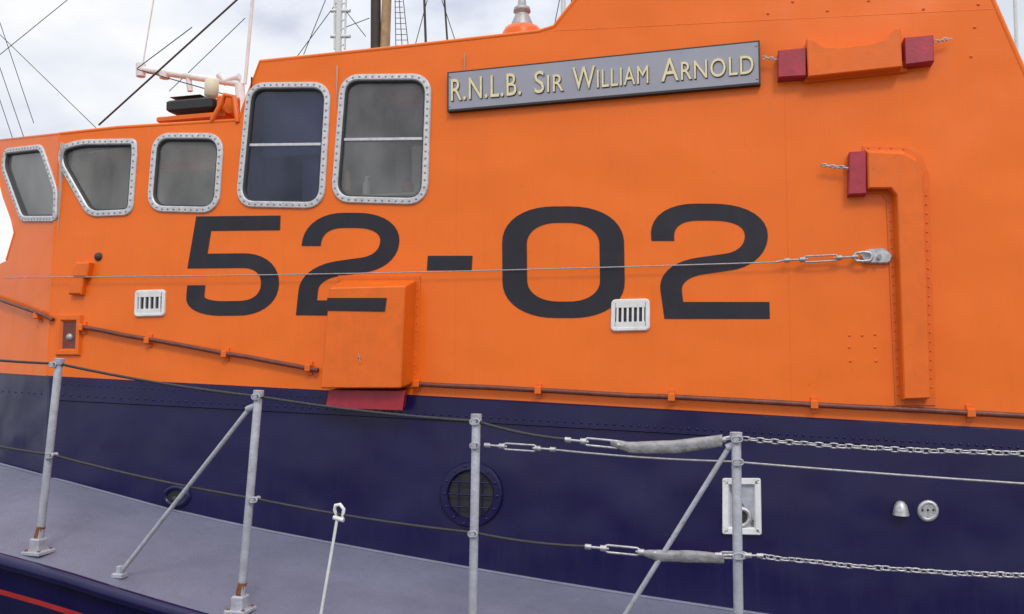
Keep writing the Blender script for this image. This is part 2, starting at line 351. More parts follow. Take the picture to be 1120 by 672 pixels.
# ---- numbers
def stroke(cl,w=0.5):
    n=len(cl); L=[];R=[]
    for i in range(n):
        c=Vector(cl[i]); a=Vector(cl[max(i-1,0)]); b=Vector(cl[min(i+1,n-1)])
        e1=(c-a) if (c-a).length>1e-6 else (b-c); e2=(b-c) if (b-c).length>1e-6 else e1
        e1=e1.normalized(); e2=e2.normalized(); n1=Vector((-e1.y,e1.x)); m_=(n1+Vector((-e2.y,e2.x))).normalized(); k=w/max(0.55,m_.dot(n1))
        L.append(tuple(c+m_*k)); R.append(tuple(c-m_*k))
    return L+R[::-1]
def rpath(pts,rs,n=8):
    out=[pts[0]]
    for i in range(1,len(pts)-1):
        p=Vector(pts[i]);a=Vector(pts[i-1])-p;b=Vector(pts[i+1])-p;r=rs[i]
        if r<=0: out.append(tuple(p)); continue
        A=p+a.normalized()*min(r,a.length*.5 if rs[i-1]>0 and i>1 else r); B=p+b.normalized()*min(r,b.length*.5)
        for k in range(n+1):
            t=k/n; w=.84; q=(A*(1-t)**2+p*(2*t*(1-t)*w)+B*t*t)/((1-t)**2+2*t*(1-t)*w+t*t); out.append(tuple(q))
    out.append(pts[-1]); return out
def gmap(loops,quad_,W,H):
    TL,TR,BR,BL=quad_; r=[]
    for lp in loops:
        o=[]
        for a,b in lp:
            s_=a/W;t=1-b/H
            x=(1-t)*((1-s_)*TL[0]+s_*TR[0])+t*((1-s_)*BL[0]+s_*BR[0]); y=(1-t)*((1-s_)*TL[1]+s_*TR[1])+t*((1-s_)*BL[1]+s_*BR[1])
            o.append(SIDE.L(x,y))
        r.append(o)
    return r
Wg,Hg=5.1,6.8
zl=rpoly([(0,0),(Wg,0),(Wg,Hg),(0,Hg)],2.2,10); zi=rpoly([(1.03,1),(Wg-1.03,1),(Wg-1.03,Hg-1),(1.03,Hg-1)],1.3,10)
two=stroke(rpath([(.5,4.6),(.5,6.3),(4.6,6.3),(4.6,3.6),(.55,2.85),(.5,.5),(5.1,.5)],[0,1.6,1.8,1.35,1.5,0,0],9))
five=stroke(rpath([(5.05,6.3),(.62,6.3),(.45,3.75),(4.6,3.75),(4.6,.5),(.5,.5),(.5,2.1)],[0,0,0,1.6,1.7,1.6,0],9))
def num(n,loops,q,W=Wg,H=Hg):
    fill2d(n,gmap(loops,q,W,H),lambda a,b,c:SIDE.G(a,b,0.003),M['black'],0,boat)
num("painted_digit_five",[five],[(212,237),(308,236),(304,345),(202,346)])
num("painted_digit_two",[two],[(333,233),(438,233),(434,346),(324,345)])
num("painted_dash",[[(0,0),(1,0),(1,1),(0,1)]],[(468,280),(517,280),(516,296),(467,296)],1,1)
num("painted_digit_zero",[zl,zi],[(549,226),(682,226),(684,348),(550,348)])
num("painted_digit_two",[two],[(706,223),(839,223),(842,349),(727,349)])
# ---- vent box with painted bar
fq=[SIDE.L(x,y,0.2) for x,y in ((350,425),(438,425),(443,313),(360,315))]
bq=[SIDE.L(x,y,0.0) for x,y in ((366,418),(452,420),(456,306),(374,306))]
mb=MB(); f2=rpoly(fq,0.012,2)
b2=rpoly(bq,0.012,2)
mb.loft([[SIDE.G(a,b,0) for a,b in b2],[SIDE.G(a,b,0.19) for a,b in [tuple(Vector(p).lerp(Vector(q),.97)) for p,q in zip(b2,f2)]],[SIDE.G(a,b,0.2) for a,b in inset(f2,0.008)]],True,False,True)
fl=inset(bq,-0.028); prism(mb,SIDE,fl,0.001,0.010,0.003)
mb.make("ventilator_box",M['orange2'],boat)
mb=MB()
for i in range(13):
    for side in (1,3):
        a=Vector(fl[side]).lerp(Vector(fl[(side+1)%4]),(i+.5)/13); b=Vector(bq[side]).lerp(Vector(bq[(side+1)%4]),(i+.5)/13); q=a.lerp(b,.5); mb.dome(SIDE.G(q.x,q.y,0.01),N,0.007,0.005,6)
for i in range(9):
    q=Vector(fq[0]).lerp(Vector(fq[1]),(i+.5)/9); mb.dome(SIDE.G(q.x,q.y+0.02,0.2),N,0.005,0.003,6)
mb.make("ventilator_box_rivets",M['orange2'],boat)
mb=MB(); lp=[SIDE.L(x,y,0.204) for x,y in ((356,340),(421,341),(423,326),(358,326))]; mb.add([SIDE.G(a,b,0.204) for a,b in lp],[[0,1,2,3]]); mb.make("painted_bar_on_box",M['black'],boat)
mb=MB(); lp=[SIDE.L(x,y,0.12) for x,y in ((356,446),(440,449),(443,428),(360,427))]; 
mb.loft([[SIDE.W(x,y,0.0) for x,y in ((366,440),(444,444),(446,424),(372,424))],[SIDE.G(a,b,0.12) for a,b in lp]],True,False,True); mb.make("red_box_lower_flap",M['red'],boat)
mb=MB(); mb.dome(SIDE.W(393,391,0.2),N,0.010,0.01); mb.tube([SIDE.W(392,387,.206),SIDE.W(394,397,.212)],.003,6); mb.make("box_catch",M['rivet'],boat)
# ---- louvre vents
def vent(quad_,nb):
    mb=MB(); lp=rpoly([SIDE.L(*p) for p in quad_],0.03,4)
    ii=inset(lp,0.028)
    mb.loft([[SIDE.G(a,b,o) for a,b in inset(lp,i)] for i,o in ((0,0),(0,.014),(.006,.02),(.022,.02),(.028,.014),(.028,.003))],True)
    mb.add([SIDE.G(a,b,0.004) for a,b in ii],[list(range(len(ii)))],False,1)
    q=[Vector(SIDE.L(*p)) for p in quad_]
    for i in range(nb+1):
        s_=.17+.66*i/nb; a=q[0].lerp(q[1],s_).lerp(q[3].lerp(q[2],s_),.1); b=q[0].lerp(q[1],s_).lerp(q[3].lerp(q[2],s_),.9)
        A=SIDE.G(a.x,a.y,.010);B=SIDE.G(b.x,b.y,.010); mb.box((A+B)/2,(.0065,0,0),(B-A)/2,N*.006,0)
    for t in (.18,.8):
        a=q[0].lerp(q[3],t).lerp(q[1].lerp(q[2],t),.12); b=q[0].lerp(q[3],t).lerp(q[1].lerp(q[2],t),.88)
        A=SIDE.G(a.x,a.y,.012);B=SIDE.G(b.x,b.y,.012); mb.box((A+B)/2,(B-A)/2,(0,0,.018),N*.0065,0)
    for c in ((.06,.08),(.94,.08),(.94,.92),(.06,.92)):
        a=q[0].lerp(q[1],c[0]).lerp(q[3].lerp(q[2],c[0]),c[1]); mb.dome(SIDE.G(a.x,a.y,.019),N,.006,.003,6)
    mb.make("louvre_vent",[M['white'],M['dark']],boat)
vent([(149,318),(182,317),(181,346),(148,347)],4)
vent([(669,328),(711,327),(711,362),(668,363)],5)
# ---- corner casing with rivets
cp=[SIDE.L(x,y,0.09) for x,y in ((949,166),(990,168),(1003,176),(1010,192),(1018,436),(989,437),(981,214),(975,206),(950,206))]
bp=[SIDE.L(x,y,0.0) for x,y in ((945,163),(986,164),(1001,173),(1007,192),(1014,436),(984,437),(975,216),(969,208),(945,208))]
mb=MB(); mb.loft([[SIDE.G(a,b,0) for a,b in bp],[SIDE.G(a,b,.082) for a,b in cp],[SIDE.G(a,b,.09) for a,b in inset(cp,.007)]],True,False,True)
flp=[SIDE.L(x,y) for x,y in ((943,160),(990,161),(1008,170),(1016,192),(1023,444),(979,444),(969,220),(963,212),(943,211))]
prism(mb,SIDE,flp,0.001,.008,.003); mb.make("corner_casing",M['orange2'],boat)
mb=MB()
for i in range(22):
    y=222+i*10; mb.dome(SIDE.W(972.5+ (y-220)*.045,y,.008),N,.0065,.005,6); mb.dome(SIDE.W(1013+(y-220)*.028,y-8,.008),N,.0065,.005,6)
for x,y in ((955,209),(962,209),(950,162),(962,162),(975,162),(988,163),(1000,440),(990,441),(1010,440)): mb.dome(SIDE.W(x,y,.008),N,.0065,.005,6)
for x,y in ((929,367),(943,367),(957,366),(929,380),(957,380),(930,395),(958,395)): mb.dome(SIDE.W(x,y,0),N,.009,.006,8)
for x,y in ((840,15),(905,12),(1010,10),(1066,30),(1062,62),(867,2),(950,1),(1070,5)): mb.dome(SIDE.W(x,y,0),N,.010,.007,8)
mb.make("side_bolts",M['orange2'],boat)
def slab(name,px,off,m,bev=.006):
    mb=MB(); lp=[SIDE.L(x,y,off) for x,y in px]; prism(mb,SIDE,lp,0,off,bev); return mb.make(name,m,boat)
slab("red_casing_end",[(928,213),(948,212),(948,165),(929,166)],.07,M['red'])
slab("red_bracket_end",[(851,85),(882,83),(882,52),(851,55)],.08,M['red'])
slab("red_bracket_end",[(990,71),(1022,67),(1021,38),(989,41)],.08,M['red'])
slab("orange_saddle_bracket",[(884,84),(987,73),(985,30),(978,31),(968,43),(950,48),(918,52),(900,51),(889,43),(882,42)],.10,M['orange2'])
slab("orange_saddle_base",[(880,90),(993,78),(991,66),(880,78)],.03,M['orange2'])
def link(mb,c,t,u,l=.02,w=.011,r=.0035,seg=5,mi=0):
    t=Vector(t).normalized(); u=Vector(u); u=(u-t*u.dot(t)).normalized(); pts=[]
    for k in range(12):
        a=2*math.pi*k/12; sx=math.cos(a); pts.append(Vector(c)+t*((l-w)*(1 if sx>0 else -1)+w*sx if abs(sx)>.01 else 0)+u*w*math.sin(a))
    mb.tube(pts,r,seg,closed=True,mi=mi)
def chain(mb,pts,pitch=.03,l=.021,w=.0115,r=.0036):
    pts=[Vector(p) for p in pts]; alt=0
    for a,b in zip(pts,pts[1:]):
        d=(b-a).length; n=max(1,round(d/pitch)); t=(b-a).normalized()
        for i in range(n):
            c=a.lerp(b,(i+.5)/n)+V((0,random.uniform(-.001,.001),random.uniform(-.0015,.0015))); alt+=1
            up=Vector((0,0,1)) if alt%2 else Vector((0,1,0)); ang=.5+random.uniform(-.25,.25); v=(up*math.cos(ang)+t.cross(up)*math.sin(ang))
            link(mb,c,t,v,l,w,r)
mb=MB()
chain(mb,[SIDE.W(834,63,.05),SIDE.W(850,65,.05)],.022,.017,.009,.003)
chain(mb,[SIDE.W(1022,46,.05),SIDE.W(1040,42,.05)],.022,.017,.009,.003)
chain(mb,[SIDE.W(899,181,.05),SIDE.W(928,184,.05)],.024,.019,.010,.004)
mb.make("shackles",M['galv'],boat)
def turnbuckle(mb,A,B,r=.011,up=Vector((0,0,1))):
    A=Vector(A);B=Vector(B);t=(B-A).normalized();L=(B-A).length
    mb.tube([A,A+t*L*.32],r*.4,6); mb.tube([B-t*L*.32,B],r*.4,6)
    u=(up-t*up.dot(t)).normalized()
    p=A+t*L*.25;q=B-t*L*.25
    for s_ in (-1,1): mb.tube([p+u*r*s_*.4,p+t*.02+u*r*s_,q-t*.02+u*r*s_,q+u*r*s_*.4],r*.35,6)
    for e in (p,q): mb.tube([e-t*.015,e+t*.015],r*.9,8)
    mb.tube([A-t*.0,A+t*.03],r*.8,8); mb.tube([B-t*.03,B],r*.8,8)
mb=MB(); pts=[SIDE.W(5+(848-5)*i/20,304-17*i/20+3*math.sin(math.pi*i/20),.05) for i in range(21)]
mb.tube(pts,.0045,6); turnbuckle(mb,SIDE.W(858,285,.05),SIDE.W(938,281,.05),.018)
mb.tube([pts[-1],SIDE.W(858,285,.05)],.007,6)
mb.make("jackstay_wire",M['wire'],boat)
mb=MB()
lp=rpoly([SIDE.L(x,y) for x,y in ((946,289),(972,289),(976,280),(966,272),(946,274),(940,281))],.015,3); prism(mb,SIDE,lp,0,.03,.006)
link(mb,SIDE.W(944,281,.05),EX,EY,.05,.028,.009,8); mb.tube([SIDE.W(962,281,.02),SIDE.W(962,281,.065)],.014,8)
mb.make("jackstay_anchor",M['galv'],boat)
mb=MB(); mb.dome(SIDE.W(108,281),N,.035,.03,12); mb.make("side_lamp",M['mastdark'],boat)
# ---- hose with clips
mb=MB(); cl=MB()
mb.tube([FRONT.W(-60,308,.04),FRONT.W(0,328,.04),FRONT.W(46,344,.04),SIDE.W(58,350,.03)],.016,8)
def hose(x0,y0,x1,y1,n):
    mb.tube([SIDE.W(x0+(x1-x0)*i/n,y0+(y1-y0)*i/n+random.uniform(-.5,.5),.035) for i in range(n+1)],.0165,8)
hose(88,358,348,405,10); hose(456,420,1400,470,24)
def clip(p,pl=SIDE):
    c=pl.W(*p,.0); cl.box(c+pl.n*.02,EX*.021,pl.n*.034,EY*.026,0,.006); cl.box(c+pl.n*.006,EX*.016,pl.n*.006,EY*.05,0,.003)
for p in ((46,346),(93,359),(165,373),(249,388),(340,403),(458,420),(590,427.5),(735,435),(890,443),(1060,452)): clip(p, SIDE if p[0]>60 else FRONT)
mb.make("rubbing_hose",M['pipe'],boat); cl.make("hose_clips",M['orange2'],boat)
mb=MB(); q=[SIDE.L(*p) for p in ((63,388),(88,388),(90,346),(65,346))]
mb.loft([[SIDE.G(a,b,o) for a,b in inset(q,i)] for i,o in ((-.01,0),(0,.025),(.03,.025),(.045,.004))],True); c=inset(q,.045); mb.add([SIDE.G(a,b,.004) for a,b in c],[[0,1,2,3]],False,1)
mb.dome(SIDE.W(76,369,.005),N,.03,.02,10,2)
mb.make("fairlead_recess",[M['orange2'],M['pipe'],M['wire']],boat)
slab("side_step",[(74,322),(88,322),(93,290),(80,290)],.05,M['orange2'],.01)
slab("side_step_top",[(79,303),(94,303),(97,287),(82,287)],.06,M['orange2'],.01)
# ---- navy fittings
def disc_loop(cx,cy,rx,ry,n=24): return [SIDE.L(cx+rx*math.cos(2*math.pi*k/n),cy+ry*math.sin(2*math.pi*k/n)) for k in range(n)]
mb=MB(); lp=disc_loop(516,541,34,36,32)
mb.loft([[SIDE.G(a,b,o) for a,b in inset(lp,i)] for i,o in ((0,0),(0,.018),(.008,.028),(.05,.03),(.058,.02),(.06,.002))],True,smooth=False)
c=inset(lp,.06); mb.add([SIDE.G(a,b,.004) for a,b in c],[list(range(len(c)))],False,1)
cx,cy=SIDE.L(516,541)
for k in (-.08,0,.08):
    hh=math.sqrt(max(0,.15**2-k*k)); A=SIDE.G(cx+k,cy-hh,.03);B=SIDE.G(cx+k,cy+hh,.03); mb.tube([A,B],.006,6); A=SIDE.G(cx-hh,cy+k,.034);B=SIDE.G(cx+hh,cy+k,.034); mb.tube([A,B],.006,6)
for k in range(14):
    a=2*math.pi*k/14; mb.dome(SIDE.G(cx+.183*math.cos(a),cy+.19*math.sin(a),.028),N,.011,.009,6)
mb.make("porthole",[M['navy'],M['dark']],boat)
mb=MB(); lp=disc_loop(194,543,15,13,20); mb.loft([[SIDE.G(a,b,o) for a,b in inset(lp,i)] for i,o in ((0,0),(.01,.03),(.03,.03),(.04,.0))],True,smooth=True); c=inset(lp,.035); mb.add([SIDE.G(a,b,.006) for a,b in c],[list(range(len(c)))],False,1)
mb.dome(SIDE.W(192,546,.006),N,.03,.03,10,1); mb.make("scupper",[M['navy'],M['dark']],boat)
mb=MB(); q=rpoly([SIDE.L(*p) for p in ((790,584),(833,585),(832,523),(790,523))],.012,2)
mb.loft([[SIDE.G(a,b,o) for a,b in inset(q,i)] for i,o in ((0,0),(0,.02),(.004,.026),(.034,.026),(.044,.003))],True)
c=inset(q,.043); mb.add([SIDE.G(a,b,.004) for a,b in c],[list(range(len(c)))],False,1)
lp=disc_loop(812,566,11,12,18); mb.loft([[SIDE.G(a,b,o) for a,b in inset(lp,i)] for i,o in ((0,.004),(.01,.022),(.02,.022),(.03,.006))],True,smooth=True,mi=2); c=inset(lp,.028); mb.add([SIDE.G(a,b,.007) for a,b in c],[list(range(len(c)))],False,3)
for p in ((794,528),(829,528),(829,579),(794,580)): mb.dome(SIDE.W(*p,.026),N,.006,.003,6)
mb.make("shore_power_socket",[M['white'],M['stan'],M['galv'],M['dark']],boat)
mb=MB(); lp=disc_loop(1015,559,12,12,20); mb.loft([[SIDE.G(a,b,o) for a,b in inset(lp,i)] for i,o in ((0,0),(.003,.012),(.018,.016),(.022,.01))],True,False,True,True)
for k in range(3):
    x=1009+6*k; mb.dome(SIDE.W(x,558,.012),N,.007,.006,6,1)
c=SIDE.W(985,549,.03); mb.tube([c+V((0,0,.005)),c,c-V((0,0,.02)),c-V((0,0,.055)),c-V((0,0,.075))],[.006,.02,.034,.042,.046],12); 
mb.make("deck_fillers",[M['galv'],M['dark']],boat)
# ---- roof finial
mb=MB(); c=BK(571,38,.5)
def z_(d): return c+V((0,0,d))
mb.tube([z_(-.08),z_(0),z_(.04),z_(.06)],[.15,.15,.13,.08],20,mi=0)
mb.tube([z_(.05),z_(.08),z_(.14),z_(.16),z_(.17),z_(.20),z_(.21),z_(.3),z_(.5)],[.085,.08,.055,.045,.065,.06,.035,.025,.018],16,mi=1)
mb.make("roof_light",[M['orange2'],M['wire']],boat)
# ---- searchlight
sl_=empty("searchlight")
def bx(x0,y0,x1,y1,Y,dy,m,name,bev=.01,par=sl_):
    a=BK(x0,y1,Y);b=BK(x1,y0,Y); mb=MB(); mb.box((a+b)/2,((b.x-a.x)/2,0,0),(0,dy,0),(0,0,abs(b.z-a.z)/2),0,bev); return mb.make(name,m,par)
bx(190,109,240,126,.25,.09,M['dark'],"lamp_housing",.015)
bx(192,106,225,110,.25,.07,M['dark'],"lamp_lid",.008)
bx(184,127,258,139,.30,.14,M['orange2'],"base_plate",.008)
bx(242,105,258,129,.25,.06,M['orange2'],"bracket_plate",.015)
mb=MB()
for Yb in (.12,.38): mb.tube([BK(232,132,Yb),BK(243,112,Yb),BK(246,104,Yb),BK(256,106,Yb),BK(260,134,Yb)],.02,8)
mb.tube([BK(240,118,.12),BK(240,118,.38)],.02,8); mb.tube([BK(250,120,.12),BK(250,120,.38)],.03,10)
mb.make("bracket",M['orange2'],sl_)
mb=MB(); a=BK(231,107,.35); b=BK(232,86,.35); mb.tube([a,a.lerp(b,.1),a.lerp(b,.85),b],[.04,.055,.055,.03],14); mb.make("horn",M['cream'],sl_)
an=empty("radar_gantry"); mb=MB()
mb.tube([BK(154,76,2.2),BK(262,92,2.2)],.036,8); mb.tube([BK(154,70,2.2),BK(154,84,2.2)],.05,8); mb.tube([BK(262,92,2.2),BK(266,140,2.2)],.05,8)
mb.tube([BK(268,92,2.2),BK(278,-20,2.2)],.018,8); mb.tube([BK(206,83,2.2),BK(208,100,2.2)],.03,8); mb.tube([BK(180,79,2.2),BK(180,86,2.2)],.055,8); mb.tube([BK(240,82,2.2),BK(246,90,2.2),BK(262,84,2.2)],.04,8)
mb.tube([BK(156,72,2.2),BK(168,0,2.2),BK(176,-40,2.2)],.008,6)
mb.make("gantry_tubes",M['white'],an)
mb=MB(); 
for a,b,r in (((108,137),(268,-8),.010),((150,76),(262,108),.006),((210,30),(150,75),.005)): mb.tube([BK(*a,2.0),BK(*b,2.0)],r,6)
mb.make("stays",M['rope'],an)
# ================================================================= NAME BOARD
nb=empty("name_board"); Q=[(489,79),(831,44),(832,92),(489,122)]
mb=MB(); lp=[SIDE.L(x,y,.05) for x,y in (Q[3],Q[2],Q[1],Q[0])]
prism(mb,SIDE,lp,.006,.046,.0); lq=inset(lp,.010); L=[[SIDE.G(a,b,.046) for a,b in lq],[SIDE.G(a,b,.05) for a,b in inset(lq,.003)]]; 
mb.loft(L,True,False,True,False,1)
mb.make("board",[M['dark'],M['sign']],nb)
tl,tr,br,bl=[Vector(SIDE.L(x,y,.05)) for x,y in Q]
def text_on(body,s0,s1,t0,t1,o0,o1,m,name,dx=0,dy=0):
    cu=bpy.data.curves.new(name,'FONT'); cu.body=body; cu.extrude=.5; cu.offset=0; cu.small_caps_scale=.78; cu.resolution_u=4; cu.space_character=1.06
    for i,ch in enumerate(body):
        if ch.islower(): cu.body_format[i].use_small_caps=True
    o=bpy.data.objects.new(name,cu); scene.collection.objects.link(o); bpy.context.view_layer.update()
    me=bpy.data.meshes.new_from_object(o.evaluated_get(bpy.context.evaluated_depsgraph_get())); bpy.data.objects.remove(o)
    xs_=[v.co.x for v in me.vertices]; ys_=[v.co.y for v in me.vertices]; x0,x1,y0,y1=min(xs_),max(xs_),min(ys_),max(ys_)
    for v in me.vertices:
        s_=s0+(s1-s0)*(v.co.x-x0)/(x1-x0); t=t0+(t1-t0)*(v.co.y-y0)/(y1-y0)
        p=bl.lerp(br,s_).lerp(tl.lerp(tr,s_),t); v.co=SIDE.G(p.x+dx,p.y+dy,o0 if v.co.z<0 else o1)
    me.materials.clear(); me.materials.append(m); o=bpy.data.objects.new(name,me); scene.collection.objects.link(o); o.parent=nb
for body,s0,s1,t0,t1 in (("R.N.L.B.",.015,.255,.24,.79),("Sir",.30,.395,.24,.78),("William",.425,.665,.24,.78),("Arnold",.705,.98,.24,.78)):
    text_on(body,s0,s1,t0,t1,.051,.0585,M['gold'],"letters")
    text_on(body,s0,s1,t0,t1,.0505,.054,M['dark'],"letter_shadow",.005,-.005)
mb=MB()
for s_ in (.01,.99):
    for t in (.12,.88):
        p=bl.lerp(br,s_).lerp(tl.lerp(tr,s_),t); mb.dome(SIDE.G(p.x,p.y,.05),N,.008,.005,7)
mb.make("screws",M['rivet'],nb)
# ================================================================= GUARD RAIL
rail=empty("guard_rail"); YR=-1.27
def R(x,y,Y=YR): return BK(x,y,Y)
def deckz(p):
    h_=bvh.ray_cast(V((p.x,p.y,6)),V((0,0,-1)))
    return h_[0].z if h_[0] is not None else p.z
def foot(x,y):
    p=R(x,y); return V((p.x,p.y,deckz(p)))
st=MB(); ru=MB()
for (tx,ty),(fx,fy) in (((65,393),(42,604)),((283,428),(263,660)),((521,454),(516,718)),((805,474),(809,768)),((1190,520),(1200,830))):
    T=R(tx,ty);F_=foot(fx,fy)
    st.tube([F_+V((0,0,.02)),T.lerp(F_,.5),T-V((0,0,.006)),T],[.0225,.0225,.0225,.017],12)
    d=(T-F_).normalized()
    st.tube([T-d*.03,T+d*.004],[.029,.029],12)
    st.box(F_+V((0,0,.045)),(.035,0,0),(0,.035,0),(0,0,.045),0,.008); st.box(F_+V((0,0,.008)),(.062,0,0),(0,.062,0),(0,0,.011),0,.004)
    ru.tube([F_+V((0,0,.088)),F_+V((0,0,.10)),F_+d*.16],[.027,.0258,.0232],10)
    for a,b in ((-1,-1),(1,-1),(1,1),(-1,1)): ru.dome(F_+V((a*.045,b*.045,.019)),(0,0,1),.011,.01,6)
def brace(a,b):
    A=R(*a);B=foot(*b); st.tube([A,B+V((0,0,.02))],.0125,10); st.box(B+V((0,0,.012)),(.035,0,0),(0,.025,0),(0,0,.014),0,.005); st.tube([A+V((-.01,0,0)),A+V((.04,0,.02))],.018,8); st.box(B+V((0,0,.035)),(.014,0,0),(0,.014,0),(0,0,.03),0,.004)
brace((272,448),(131,628)); brace((797,490),(640,735))
st.make("stanchions",M['stan'],rail); ru.make("rusty_feet",M['rust'],rail)
def line(mb,pts,r,sag=3,Y=YR,n=8):
    P=[]
    for (a,b) in zip(pts,pts[1:]):
        for i in range(n): t=i/n; P.append(R(a[0]+(b[0]-a[0])*t,a[1]+(b[1]-a[1])*t+sag*4*t*(1-t),Y))
    P.append(R(*pts[-1],Y)); mb.tube(P,r,6)
mb=MB(); line(mb,[(-120,380),(64,398),(283,434),(521,461),(622,481)],.0085,3); line(mb,[(-120,462),(58,498),(280,546),(519,583),(645,598)],.0075,3)
mb.make("lifelines",M['rope'],rail)
mb=MB(); line(mb,[(605,492),(800,505),(1300,540)],.0055,2); mb.make("middle_wire",M['wire'],rail)
mb=MB()
for x,y in ((62,399),(283,434),(521,461),(58,498),(280,546),(519,583),(521,487),(806,480),(807,505),(808,607)):
    p=R(x,y); mb.tube([p+V((-.004,-.034,0)),p+V((.0,.028,0))],.014,8); link(mb,p+V((.0,-.03,0)),(1,0,.1),(0,0,1),.024,.014,.005)
mb.make("line_eyes",M['stan'],rail)
mb=MB()
turnbuckle(mb,R(530,487),R(608,492),.015); turnbuckle(mb,R(618,481),R(700,489),.017); turnbuckle(mb,R(640,598),R(722,606),.017)
mb.tube([R(690,488),R(735,490),R(800,478)],.008,6); mb.tube([R(715,605),R(760,608),R(822,607)],.009,6)
turnbuckle(mb,R(745,489),R(806,479),.014); turnbuckle(mb,R(770,607),R(835,608),.014)
mb.make("turnbuckles",M['galv'],rail)
mb=MB(); chain(mb,[R(812,480),R(900,487),R(1000,493),R(1150,497),R(1300,500)],.031,.0205,.0115,.0038); chain(mb,[R(832,609),R(940,620),R(1040,627),R(1150,631),R(1300,636)],.031,.0205,.0115,.0038)
mb.make("chains",M['galv'],rail)
def wrap(p,rs):
    mb=MB(); n=16; loops=[]
    for i in range(n+1):
        t=i/n*(len(p)-1); k=min(int(t),len(p)-2); f=t-k; q=R(p[k][0]+(p[k+1][0]-p[k][0])*f,p[k][1]+(p[k+1][1]-p[k][1])*f)
        rr=(rs[k]+(rs[k+1]-rs[k])*f)*random.uniform(.94,1.06); tw=i*.12
        loops.append([q+V((0,.6*rr*math.cos(a+tw*.2)*(1+.12*math.sin(3*a+tw)),rr*math.sin(a+tw*.2)*(1+.15*math.sin(2*a+tw)))) for a in [2*math.pi*j/12 for j in range(12)]])
    mb.loft(loops,True,True,True,True); 
    return mb
wrap([(668,484),(690,490),(740,489),(790,482)],[.014,.028,.033,.034]).make("tape_wrap",M['cloth'],rail)
wrap([(704,605),(720,608),(760,609),(792,611)],[.014,.027,.029,.026]).make("tape_wrap",M['cloth'],rail)
hk=empty("boat_hook_post"); mb=MB(); Fh=foot(348,690); T=R(369,566)
mb.tube([Fh,T,R(366,558),R(367,553),R(372,552),R(376,557),R(374,570)],[.0085,.0085,.010,.010,.010,.010,.008],8); mb.tube([R(365,566),R(376,569)],.013,8); mb.make("post",M['white'],hk)
# ================================================================= BACKGROUND SHIP
ship=empty("sailing_ship"); YS=26
def mast(x0,x1,y,w,m,name,seg=10,Y=YS):
    mb=MB(); T=BK(x1,y,Y); B=BK(x0,56,Y); d=(B-T); k=(T.z-0.5)/max(.1,-d.z); mb.tube([T+d*k,T],[w*1.25,w],seg); mb.make(name,m,ship)
mast(411,411,-60,.21,M['mastdark'],"main_mast"); mast(421,425,-60,.20,M['wood'],"main_topmast")
mast(370,373,-60,.13,M['white'],"white_mast"); mast(466,462,-60,.05,M['mastdark'],"thin_mast"); mast(616,616,-60,.09,M['white'],"mizzen_mast")
mast(490,482,-60,.04,M['mastdark'],"signal_mast"); mast(1112,1108,-60,.06,M['white'],"aft_mast"); mast(623,629,-60,.05,M['mastdark'],"flag_mast")
mb=MB()
for (a,b) in (((325,62),(378,-10)),((332,60),(360,-10)),((433,55),(432,-10)),((440,55),(436,-10)),((447,55),(440,-10)),((454,50),(470,-10)),((498,45),(480,-10)),((606,30),(614,-10)),((640,0),(646,-30)),
  ((0,25),(37,135)),((-5,60),(26,150)),((-5,95),(14,152)),((-10,68),(86,-10)),((0,38),(105,140)),((185,100),(268,20)),((378,12),(400,40)),((378,30),(404,20))):
    mb.tube([BK(*a,YS),BK(*b,YS)],.018,5)
for i in range(10):
    y=50-6*i; mb.tube([BK(433-.2*i,y,YS),BK(447-.9*i,y,YS)],.014,4)
mb.make("rigging",M['mastdark'],ship)
mb=MB()
for y in (12,40): mb.tube([BK(362,y,YS),BK(383,y,YS)],.08,8)
mb.tube([BK(366,54,YS),BK(366,-20,YS)],.05,6); mb.tube([BK(377,54,YS),BK(379,-20,YS)],.05,6)
for i in range(8): mb.tube([BK(366,54-9*i,YS),BK(378,48-9*i,YS)],.03,5)
mb.make("mast_crosstrees",M['white'],ship)
mb=MB(); xa=BK(330,383,YS).x; xb=BK(700,383,YS).x; L=[]
for i in range(9):
    t=i/8; x=xa+(xb-xa)*t; w=3.2*math.sin(math.pi*min(max(t,.03),.97))**.6; zt_=2.2+.9*(2*t-1)**2; L.append([V((x,YS-w,zt_)),V((x,YS-w*.7,-.3)),V((x,YS+w*.7,-.3)),V((x,YS+w,zt_))])
mb.loft(L,True,True,True,True); mb.make("hull",M['mastdark'],ship)
